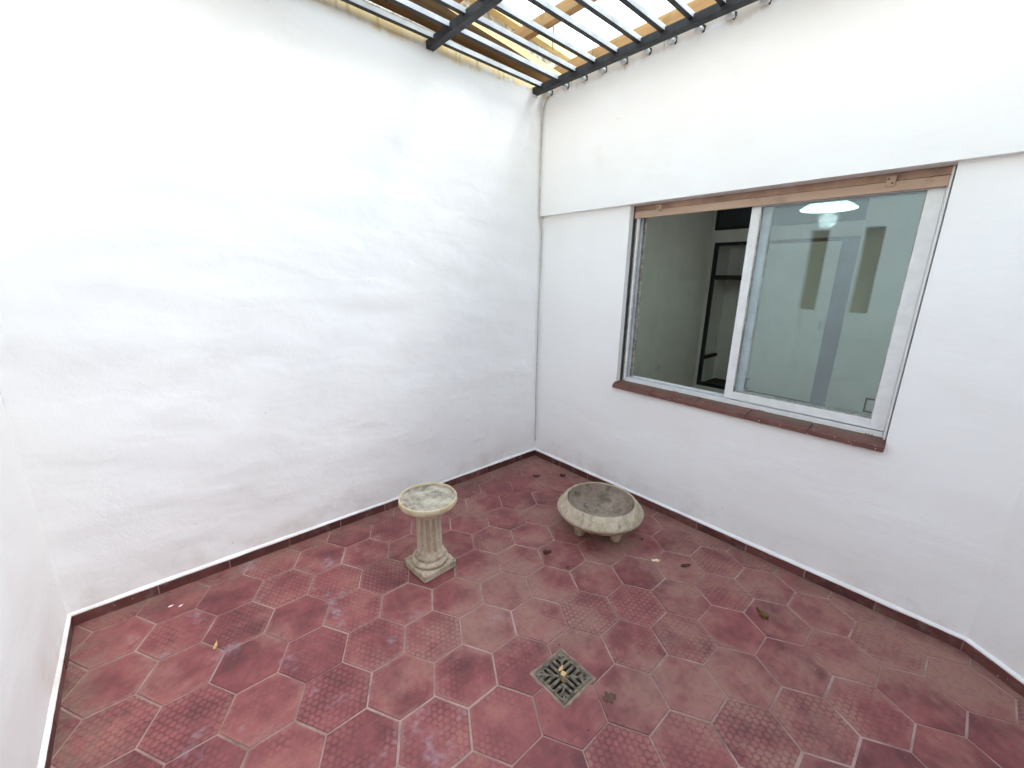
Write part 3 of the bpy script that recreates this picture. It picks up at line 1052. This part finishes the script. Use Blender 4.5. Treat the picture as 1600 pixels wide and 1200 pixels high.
# ------------------------------------------------------------------ steel grille over the courtyard
gr = tag(empty('roof_grille', (-1.5, -1.7, 2.93)), 'dark steel grille of bars on two beams over the courtyard', 'grille')
ZB0, ZB1 = 2.92, 2.966
for xc in (-0.128, -1.022, -1.916, -2.81):
    at(box('beam', (xc - 0.024, YB - 0.05, ZB0), (xc + 0.024, 0.03, ZB1), M['bar'], None, 0.003), gr)
    bm = bmesh.new()
    add_box(bm, (xc - 0.027, -0.012, ZB0 - 0.014), (xc + 0.027, 0.01, ZB0 + 0.012))
    bmesh.ops.bevel(bm, geom=bm.edges[:], offset=0.005, segments=2, affect='EDGES')
    for v in bm.verts:
        v.co += noise.noise_vector(v.co * 60) * 0.004
    at(from_bm('plaster_plug', bm, M['plug'], None, None, True), gr)
bar_me = None
k = 0
while True:
    yc = -0.077 - 0.1605 * k
    if yc < YB + 0.05:
        break
    sag = random.uniform(-0.0025, 0.0025)
    if bar_me is None:
        bm = bmesh.new()
        add_box(bm, (WX + 0.03, -0.0145, 0), (-0.02, 0.0145, 0.030))
        bmesh.ops.bevel(bm, geom=bm.edges[:], offset=0.002, segments=1, affect='EDGES')
        o = from_bm('bar', bm, M['bar'])
        bar_me = o.data
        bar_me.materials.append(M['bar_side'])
        for f in bar_me.polygons:            # grey flanks, dark top and underside
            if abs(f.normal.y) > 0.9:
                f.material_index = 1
    else:
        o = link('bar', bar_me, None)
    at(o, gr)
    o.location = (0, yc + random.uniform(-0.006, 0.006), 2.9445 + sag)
    o.rotation_euler.z = random.uniform(-0.0025, 0.0025)
    if yc > -1.95:
        bm = bmesh.new()
        add_box(bm, (-0.068 - random.uniform(0, 0.01), yc - 0.021, 2.918), (-0.038, yc + 0.021, 2.9435))
        bmesh.ops.bevel(bm, geom=bm.edges[:], offset=0.006, segments=2, affect='EDGES')
        for v in bm.verts:
            v.co += noise.noise_vector(v.co * 55) * 0.006
        at(from_bm('plaster_plug', bm, M['plug'], None, None, True), gr)
        # dark unpainted hole in the plaster around the end of the bar
        bm = bmesh.new()
        c = Vector((-0.0412, yc - 0.016, 2.935))
        n = 14
        vs = []
        for i in range(n):
            a = 2 * math.pi * i / n
            r = 0.016 * (1 + 0.45 * noise.noise(Vector((math.cos(a) * 2, math.sin(a) * 2, yc * 9))))
            vs.append((math.cos(a) * r * 0.8, math.sin(a) * r * 1.25))
        f0 = [bm.verts.new((c.x, c.y + y, c.z + z)) for y, z in vs]
        f1 = [bm.verts.new((c.x - 0.002, c.y + y * 0.85, c.z + z * 0.85)) for y, z in vs]
        bm.faces.new(f1)
        for i in range(n):
            bm.faces.new((f0[i], f0[(i + 1) % n], f1[(i + 1) % n], f1[i]))
        at(from_bm('socket_stain', bm, M['seal']), gr)
    k += 1

# ------------------------------------------------------------------ above the walls
par = tag(empty('neighbour_parapet', (-1.0, 0.4, 3.0)), 'grey weathered parapet with yellow cap board beyond the party wall plank', 'parapet')


def band(name, zl, zr, y0, y1, mat, xl=-3.2, xr=0.78, xa=-0.5, xb=0.42):
    """a long board whose lower and upper edges run at slightly different slopes"""
    bm = bmesh.new()

    def z(pair, x):
        return pair[0] + (pair[1] - pair[0]) * (x - xa) / (xb - xa)
    lowp, topp = (zl[0], zr[0]), (zl[1], zr[1])
    vs = []
    for x in (xl, xr):
        xx = max(x, -1.6)
        vs.append([bm.verts.new((x, yy, zz)) for yy, zz in ((y0, z(lowp, xx)), (y1, z(lowp, xx)), (y1, z(topp, xx)), (y0, z(topp, xx)))])
    for i in range(4):
        bm.faces.new((vs[0][i], vs[0][(i + 1) % 4], vs[1][(i + 1) % 4], vs[1][i]))
    bm.faces.new(vs[0]); bm.faces.new(vs[1][::-1])
    return at(from_bm(name, bm, mat), par)


bm = bmesh.new()
low = [(-3.2, 0.075), (-1.08, 0.082), (0.09, 0.128), (0.6, 0.148), (0.6, 0.035), (-0.02, -0.047), (-0.45, -0.108), (-0.82, -0.146), (-1.03, -0.176), (-3.2, -0.30)]
v0 = [bm.verts.new((x, y, 3.079 + (0.004 if y > 0 else 0.0))) for x, y in low]
v1 = [bm.verts.new((x, y, 3.124)) for x, y in low]
bm.faces.new(v0); bm.faces.new(v1[::-1])
for i in range(len(low)):
    j = (i + 1) % len(low)
    bm.faces.new((v0[i], v0[j], v1[j], v1[i]))
pk = from_bm('coping_plank', bm, M['fascia'])
pk.data.materials.append(M['yellow'])
for f in pk.data.polygons:
    if f.normal.y < -0.5:  # front edge coloured yellow to imitate sun on the brown timber
        f.material_index = 1
tag(pk, 'broad brown plank with yellow edge lying along the party wall top', 'plank')
band('back_wall', (2.9, 3.30), (2.9, 3.25), 0.37, 0.47, M['stained'])
band('fibre_sheet', (3.18, 3.575), (3.15, 3.485), 0.335, 0.36, M['sheet'])
band('yellow_board', (3.56, 3.615), (3.472, 3.545), 0.27, 0.40, M['yellow'])

raf = []
for xc, lab in ((0.40, 'brown timber rafter above the top of the window wall'), (-0.20, 'brown timber rafter over the middle of the grille'),
                (-0.80, 'leftmost brown timber rafter crossing above the grille')):
    o = box('timber_rafter', (xc - 0.028, YB - 0.12, 3.262), (xc + 0.028, 0.335, 3.34), M['wood'], None, 0.004)
    tag(o, lab, 'rafter', 'timber rafters above the courtyard')
    raf.append(o)
tag(tube('hanging_wire', [(0.03, -0.40, 3.34), (0.03, -0.40, 3.2), (0.035, -0.40, 3.02)], 0.0022, M['seal']), 'thin dark wire hanging against the sky above the grille', 'wire')
tag(tube('hanging_rope', [(-0.165, -0.20, 3.30), (-0.158, -0.203, 3.24), (-0.166, -0.2, 3.19), (-0.150, -0.197, 3.14)], 0.006, M['leaf_tan']), 'short orange rope end hanging from the timber rafter', 'rope')

# ------------------------------------------------------------------ cable in the corner
cp = [(-0.052, -0.104, 2.955), (-0.050, -0.074, 2.925), (-0.049, -0.040, 2.89), (-0.050, -0.022, 2.85), (-0.050, -0.014, 2.78), (-0.052, -0.012, 2.70), (-0.055, -0.012, 2.5), (-0.052, -0.012, 2.3),
      (-0.050, -0.012, 2.12), (-0.040, -0.012, 2.06), (-0.020, -0.012, 1.99), (-0.016, -0.012, 1.9), (-0.022, -0.012, 1.6), (-0.026, -0.012, 1.35), (-0.020, -0.012, 1.05), (-0.022, -0.012, 0.7), (-0.014, -0.012, 0.4), (-0.011, -0.013, 0.15)]
fine = []
for i in range(len(cp) - 1):
    p0, p1, p2, p3 = (Vector(cp[max(0, min(len(cp) - 1, i + q))]) for q in (-1, 0, 1, 2))
    for s in range(6):
        u = s / 6
        fine.append(0.5 * ((2 * p1) + (-p0 + p2) * u + (2 * p0 - 5 * p1 + 4 * p2 - p3) * u * u + (-p0 + 3 * p1 - 3 * p2 + p3) * u ** 3))
fine.append(Vector(cp[-1]))
tag(tube('cable', fine, 0.0048, M['cable'], seg=8), 'thin white-painted cable running down the corner between the walls', 'cable')

# ------------------------------------------------------------------ fluted pedestal
ped = tag(empty('stone_pedestal', (-1.542, -0.712, 0.0)), 'cream cast-stone pedestal with fluted column and round dished top', 'pedestal')
ped.rotation_euler.z = R(3)
bm = bmesh.new()
add_box(bm, (-0.108, -0.108, 0.001), (0.108, 0.108, 0.042))
bmesh.ops.subdivide_edges(bm, edges=bm.edges[:], cuts=9, use_grid_fill=True)
for v in bm.verts:
    q = v.co
    d = noise.noise_vector(q * 22) * 0.004 + noise.noise_vector(q * 70) * 0.002
    edge = sum(1 for a, l in ((abs(q.x), 0.1075), (abs(q.y), 0.1075)) if a > l) + (1 if q.z > 0.0415 else 0)
    if edge >= 2:
        q.x *= 0.978
        q.y *= 0.978
        q.z -= 0.003 if q.z > 0.04 else 0
    if q.z > 0.005:
        v.co = q + d
from_bm('plinth', bm, M['stone_base'], ped, None, True)
lathe('base_moulding', [(0.0, 0.040), (0.094, 0.040), (0.101, 0.046), (0.1035, 0.056), (0.101, 0.066), (0.094, 0.073), (0.087, 0.075), (0.084, 0.079), (0.0865, 0.086), (0.086, 0.095), (0.080, 0.101), (0.074, 0.104), (0.070, 0.112), (0.0, 0.112)],
      M['stone_base'], ped, 56, wob=0.0016, seed=1)
bm = bmesh.new()
NF, sub = 12, 12
rows = []
zs = [0.104, 0.118, 0.124, 0.132, 0.20, 0.28, 0.322, 0.330, 0.335, 0.345]
for z in zs:
    dep = 0.0 if z < 0.12 or z > 0.333 else (0.4 if (z < 0.125 or z > 0.329) else 1.0)
    r0 = 0.0705 - (z - 0.104) * 0.016
    row = []
    for i in range(NF * sub):
        a = 2 * math.pi * i / (NF * sub)
        ph = (i % sub) / sub
        fl_ = max(0.0, math.sin(math.pi * min(1.0, max(0.0, (ph - 0.36) / 0.64)))) ** 0.4
        r = r0 - 0.019 * dep * fl_
        p = Vector((r * math.cos(a), r * math.sin(a), z))
        p += noise.noise_vector(p * 40) * 0.0012
        row.append(bm.verts.new(p))
    rows.append(row)
nn = NF * sub
for r0, r1 in zip(rows[:-1], rows[1:]):
    for i in range(nn):
        bm.faces.new((r0[i], r0[(i + 1) % nn], r1[(i + 1) % nn], r1[i]))
bm.faces.new(rows[-1])
from_bm('shaft', bm, M['stone'], ped, None, True)
lathe('capital', [(0.0, 0.338), (0.066, 0.338), (0.070, 0.343), (0.071, 0.350), (0.067, 0.356), (0.066, 0.366), (0.070, 0.372), (0.082, 0.382), (0.096, 0.392), (0.10, 0.400), (0.0, 0.400)], M['stone'], ped, 56, wob=0.0014, seed=4)
dish = lathe('dish', [(0.0, 0.398), (0.12, 0.398), (0.146, 0.400), (0.154, 0.404), (0.1575, 0.410), (0.1585, 0.426), (0.1575, 0.4365), (0.1555, 0.4395), (0.1505, 0.4395), (0.149, 0.437), (0.1475, 0.430)], M['stone_rim'], ped, 72, wob=0.0018, seed=7)
lathe('dish_floor', [(0.149, 0.434), (0.1470, 0.424), (0.143, 0.4215), (0.12, 0.4205), (0.07, 0.4195), (0.0, 0.419)], M['stone_dish'], dish, 72, wob=0.0022, seed=9)

# ------------------------------------------------------------------ footed bowl
bowl = tag(empty('planter_bowl', (-0.522, -1.125, 0.0)), 'empty round grey-brown concrete planter bowl on stubby feet', 'planter')
lathe('body', [(0.0, 0.064), (0.10, 0.066), (0.16, 0.078), (0.215, 0.101), (0.250, 0.129), (0.268, 0.147), (0.2745, 0.157), (0.2755, 0.166), (0.271, 0.174), (0.255, 0.194), (0.238, 0.214), (0.228, 0.226), (0.222, 0.2305), (0.2165, 0.230), (0.2125, 0.225)],
      M['bowl'], bowl, 84, wob=0.0026, seed=3)
lathe('inside', [(0.2135, 0.2265), (0.2105, 0.218), (0.207, 0.195), (0.198, 0.160), (0.180, 0.128), (0.150, 0.103), (0.105, 0.087), (0.05, 0.081), (0.0, 0.080)], M['bowl_in'], bowl, 84, wob=0.0032, seed=6)
for a in (160, 265, 28):
    f = lathe('foot', [(0.0, 0.0), (0.024, 0.0015), (0.031, 0.008), (0.036, 0.028), (0.043, 0.055), (0.052, 0.085), (0.0, 0.085)], M['bowl'], bowl, 20, wob=0.0025, seed=a)
    f.location = (0.142 * math.cos(R(a)), 0.142 * math.sin(R(a)), 0.0015)

# ------------------------------------------------------------------ floor drain
dr = tag(empty('floor_drain', (DC.x, DC.y, 0)), 'square grey metal drain grate set in the red tiles', 'drain')
bm = bmesh.new()
S0, S1 = 0.0865, 0.0985


def ragged(h):
    out = []
    for k in range(4):
        d0, d1 = [Vector(q) for q in (((-h, -h), (h, -h)), ((h, -h), (h, h)), ((h, h), (-h, h)), ((-h, h), (-h, -h)))[k]]
        for i in range(12):
            q = d0 + (d1 - d0) * i / 12
            out.append(q)
    return out


inn = ragged(S0)
outr = []
for i, q in enumerate(ragged(S1)):
    r_ = noise.noise(Vector((q.x * 30, q.y * 30, 2))) * 0.010 + noise.noise(Vector((q.x * 90, q.y * 90, 5))) * 0.004
    outr.append(q * (1 + r_ / S1))
vi0 = [bm.verts.new((q.x, q.y, -0.08)) for q in inn]
vi = [bm.verts.new((q.x, q.y, 0.0025)) for q in inn]
vm = [bm.verts.new(((a.x + b.x) / 2, (a.y + b.y) / 2, 0.0035)) for a, b in zip(inn, outr)]
vo = [bm.verts.new((q.x, q.y, 0.0006)) for q in outr]
vo0 = [bm.verts.new((q.x, q.y, -0.006)) for q in outr]
n = len(inn)
for A_, B_ in ((vi0, vi), (vi, vm), (vm, vo), (vo, vo0)):
    for i in range(n):
        bm.faces.new((A_[i], A_[(i + 1) % n], B_[(i + 1) % n], B_[i]))
from_bm('mortar_surround', bm, M['mortar'], dr, None, True)
bm = bmesh.new()
add_box(bm, (-0.0885, -0.0885, -0.14), (0.0885, 0.0885, -0.10))
from_bm('pit', bm, M['pit'], dr)
# grate: border, diagonals and ribs square to each side
gz0, gz1 = -0.007, 0.0022
gt = empty('grate')
gt.parent = dr
hw = 0.084
bm = bmesh.new()
bw_ = 0.013
add_box(bm, (-hw, -hw, gz0), (hw, -hw + bw_, gz1))
add_box(bm, (-hw, hw - bw_, gz0), (hw, hw, gz1))
add_box(bm, (-hw, -hw + bw_, gz0), (-hw + bw_, hw - bw_, gz1))
add_box(bm, (hw - bw_, -hw + bw_, gz0), (hw, hw - bw_, gz1))
bmesh.ops.bevel(bm, geom=bm.edges[:], offset=0.001, segments=1, affect='EDGES')
from_bm('border', bm, M['grate'], gt)
for sgn in (1, -1):
    bm = bmesh.new()
    L = (hw - bw_) * math.sqrt(2) + 0.004
    add_box(bm, (-L, -0.0042, gz0 + 0.0006), (L, 0.0042, gz1 - 0.0006 - (0.0003 if sgn > 0 else 0)))
    o = from_bm('diagonal_rib', bm, M['grate'], gt)
    o.rotation_euler.z = sgn * math.pi / 4
for q in range(4):
    for x in (-0.048, -0.024, 0.0, 0.024, 0.048):
        inner = abs(x) + 0.002
        if hw - bw_ - inner < 0.01:
            continue
        bm = bmesh.new()
        add_box(bm, (x - 0.0062, -hw + bw_ - 0.001, gz0 + 0.001), (x + 0.0062, -inner, gz1 - 0.0012))
        o = from_bm('rib', bm, M['grate'], gt)
        o.rotation_euler.z = q * math.pi / 2
lathe('boss', [(0.0, gz1 + 0.0006), (0.010, gz1 + 0.0004), (0.014, gz1 - 0.001), (0.014, gz0), (0.0, gz0)], M['grate'], gt, 20)


# ------------------------------------------------------------------ dry leaves and litter
def leaf(name, label, x, y, L, W, mat, rot, curl=0.6, lift=0.35, z=0.002, lobes=0, thick=0.0007, cat='leaf', group='dry leaves on the floor', seed=0):
    bm = bmesh.new()
    nu_, nv_ = 12, 6
    top, bot = [], []
    for i in range(nu_ + 1):
        u = i / nu_
        w = W * math.sin(math.pi * min(1, max(0.02, u)) ** 0.8) * (1 + (0.45 * math.sin(u * math.pi * 2 * lobes) if lobes else 0))
        w = max(w, 0.0012)
        rt_, rb_ = [], []
        for j in range(nv_ + 1):
            v = (j / nv_ - 0.5) * 2
            px = (u - 0.5) * L + 0.1 * w * noise.noise(Vector((v * 2, u * 3, seed)))
            py = v * w * 0.5
            pz = lift * W * (v * v) * 0.5 + curl * L * (u - 0.5) ** 2 * 0.7 + 0.0015 * noise.noise(Vector((u * 5 + seed, v * 4, 1)))
            rt_.append(bm.verts.new((px, py, pz + thick)))
            rb_.append(bm.verts.new((px, py, pz)))
        top.append(rt_)
        bot.append(rb_)
    for i in range(nu_):
        for j in range(nv_):
            bm.faces.new((top[i][j], top[i + 1][j], top[i + 1][j + 1], top[i][j + 1]))
            bm.faces.new((bot[i][j], bot[i][j + 1], bot[i + 1][j + 1], bot[i + 1][j]))
    for i in range(nu_):
        bm.faces.new((top[i][0], bot[i][0], bot[i + 1][0], top[i + 1][0]))
        bm.faces.new((top[i][nv_], top[i + 1][nv_], bot[i + 1][nv_], bot[i][nv_]))
    for j in range(nv_):
        bm.faces.new((top[0][j], top[0][j + 1], bot[0][j + 1], bot[0][j]))
        bm.faces.new((top[nu_][j], bot[nu_][j], bot[nu_][j + 1], top[nu_][j + 1]))
    mz = min(v.co.z for v in bm.verts)
    for v in bm.verts:
        v.co.z -= mz
    o = from_bm(name, bm, mat, None, None, True)
    o.location = (x, y, z)
    o.rotation_euler = (0, 0, R(rot))
    return tag(o, label, cat, group)


leaf('dry_leaf', 'dark curled leaf on the floor nearest the wall corner', -0.314, -0.339, 0.06, 0.022, M['leaf_dark'], -35, 0.9, 1.2, seed=1)
leaf('dry_leaf', 'dark cupped leaf between the wall corner and the bowl', -0.136, -0.471, 0.045, 0.028, M['leaf_dark'], -50, 0.8, 1.4, seed=2)
leaf('dry_leaf', 'dark crumpled leaf on the tiles in front of the bowl', -0.961, -1.08, 0.05, 0.026, M['leaf_dark'], -30, 0.9, 1.5, lobes=1, seed=3)
leaf('dry_leaf', 'pale cream leaf on the tiles right of the bowl', -0.517, -1.54, 0.055, 0.026, M['leaf_pale'], -40, 0.2, 0.3, lobes=2, seed=4)
leaf('dry_leaf', 'dark crescent-shaped leaf right of the pale leaf', -0.432, -1.678, 0.06, 0.022, M['leaf_dark'], -30, 0.5, 1.0, seed=5)
leaf('dry_leaf', 'olive-brown forked leaf near the window wall skirting', -0.489, -2.096, 0.07, 0.032, M['leaf_brown'], 65, 0.5, 1.2, lobes=1, seed=6)
leaf('dry_leaf', 'narrow tan leaf on the tiles near the left wall', -2.54, -0.568, 0.05, 0.014, M['leaf_tan'], 70, 0.5, 0.7, seed=7)
leaf('dry_leaf', 'tiny brown leaf scrap between pedestal and drain tiles', -0.9616, -1.2418, 0.02, 0.014, M['leaf_dark'], 10, 0.5, 0.8, seed=8)
leaf('dry_leaf', 'flat brown lobed leaf stuck to the tile beside the drain', -1.407, -1.847, 0.062, 0.04, M['leaf_damp'], -20, 0.02, 0.02, lobes=3, z=0.0012, thick=0.0004, seed=9)
leaf('dry_leaf', 'small dark leaf scrap right of the bowl feet', -0.40, -1.375, 0.022, 0.016, M['leaf_dark'], 20, 0.5, 0.8, seed=10)
leaf('leaf_scrap', 'long tan leaf scrap lying on the drain grate', -1.462, -1.638, 0.038, 0.014, M['leaf_tan'], 10, 0.1, 0.2, z=0.003, group='leaf scraps on the drain', seed=11)
leaf('leaf_scrap', 'square brown leaf scrap at the middle of the drain grate', -1.474, -1.662, 0.026, 0.026, M['leaf_tan'], -40, 0.1, 0.2, z=0.0035, group='leaf scraps on the drain', seed=12)
leaf('leaf_scrap', 'brown leaf scrap on the near half of the drain grate', -1.496, -1.684, 0.028, 0.018, M['leaf_brown'], -60, 0.1, 0.2, z=0.0034, group='leaf scraps on the drain', seed=13)
leaf('paint_fleck', 'larger white paint fleck on the tiles at the left wall', -2.672, -0.150, 0.022, 0.012, M['fleck'], 0, 0.05, 0.05, cat='paint fleck', group='white paint flecks', seed=14)
leaf('paint_fleck', 'smaller white paint fleck beside the larger one', -2.635, -0.178, 0.02, 0.009, M['fleck'], 20, 0.05, 0.05, cat='paint fleck', group='white paint flecks', seed=15)

# crumbs of dirt swept against the skirting and around the drain: too many and too small to count
bm = bmesh.new()
rg = random.Random(21)


def crumb(x, y, r):
    vs = [bm.verts.new((x + r * rg.uniform(0.6, 1.2) * math.cos(a), y + r * rg.uniform(0.6, 1.2) * math.sin(a), 0.0008)) for a in (0.2, 2.2, 4.3)]
    tp_ = bm.verts.new((x, y, 0.001 + r * rg.uniform(0.4, 0.9)))
    bm.faces.new(vs)
    for i in range(3):
        bm.faces.new((vs[i], vs[(i + 1) % 3], tp_))


for i in range(520):
    e = abs(rg.gauss(0, 0.05)) + 0.014
    k = rg.random()
    if k < 0.36:
        x, y = -e, -rg.random() ** 1.5 * 2.7
    elif k < 0.70:
        x, y = -rg.random() ** 1.4 * 2.95, -e
    elif k < 0.80:
        x, y = WX + e, -rg.random() * 2.0
    elif k < 0.90:
        x, y = DC.x + rg.gauss(0, 0.13), DC.y + rg.gauss(0, 0.13)
    else:
        x, y = rg.uniform(-2.8, -0.1), rg.uniform(-2.9, -0.1)
    crumb(x, y, rg.uniform(0.0012, 0.0042) * (1.6 if rg.random() < 0.06 else 1))
o = from_bm('floor_litter', bm, M['leaf_damp'])
o['kind'] = 'stuff'
o['label'] = 'fine brown crumbs of dirt along the skirting and drain'
o['category'] = 'litter'
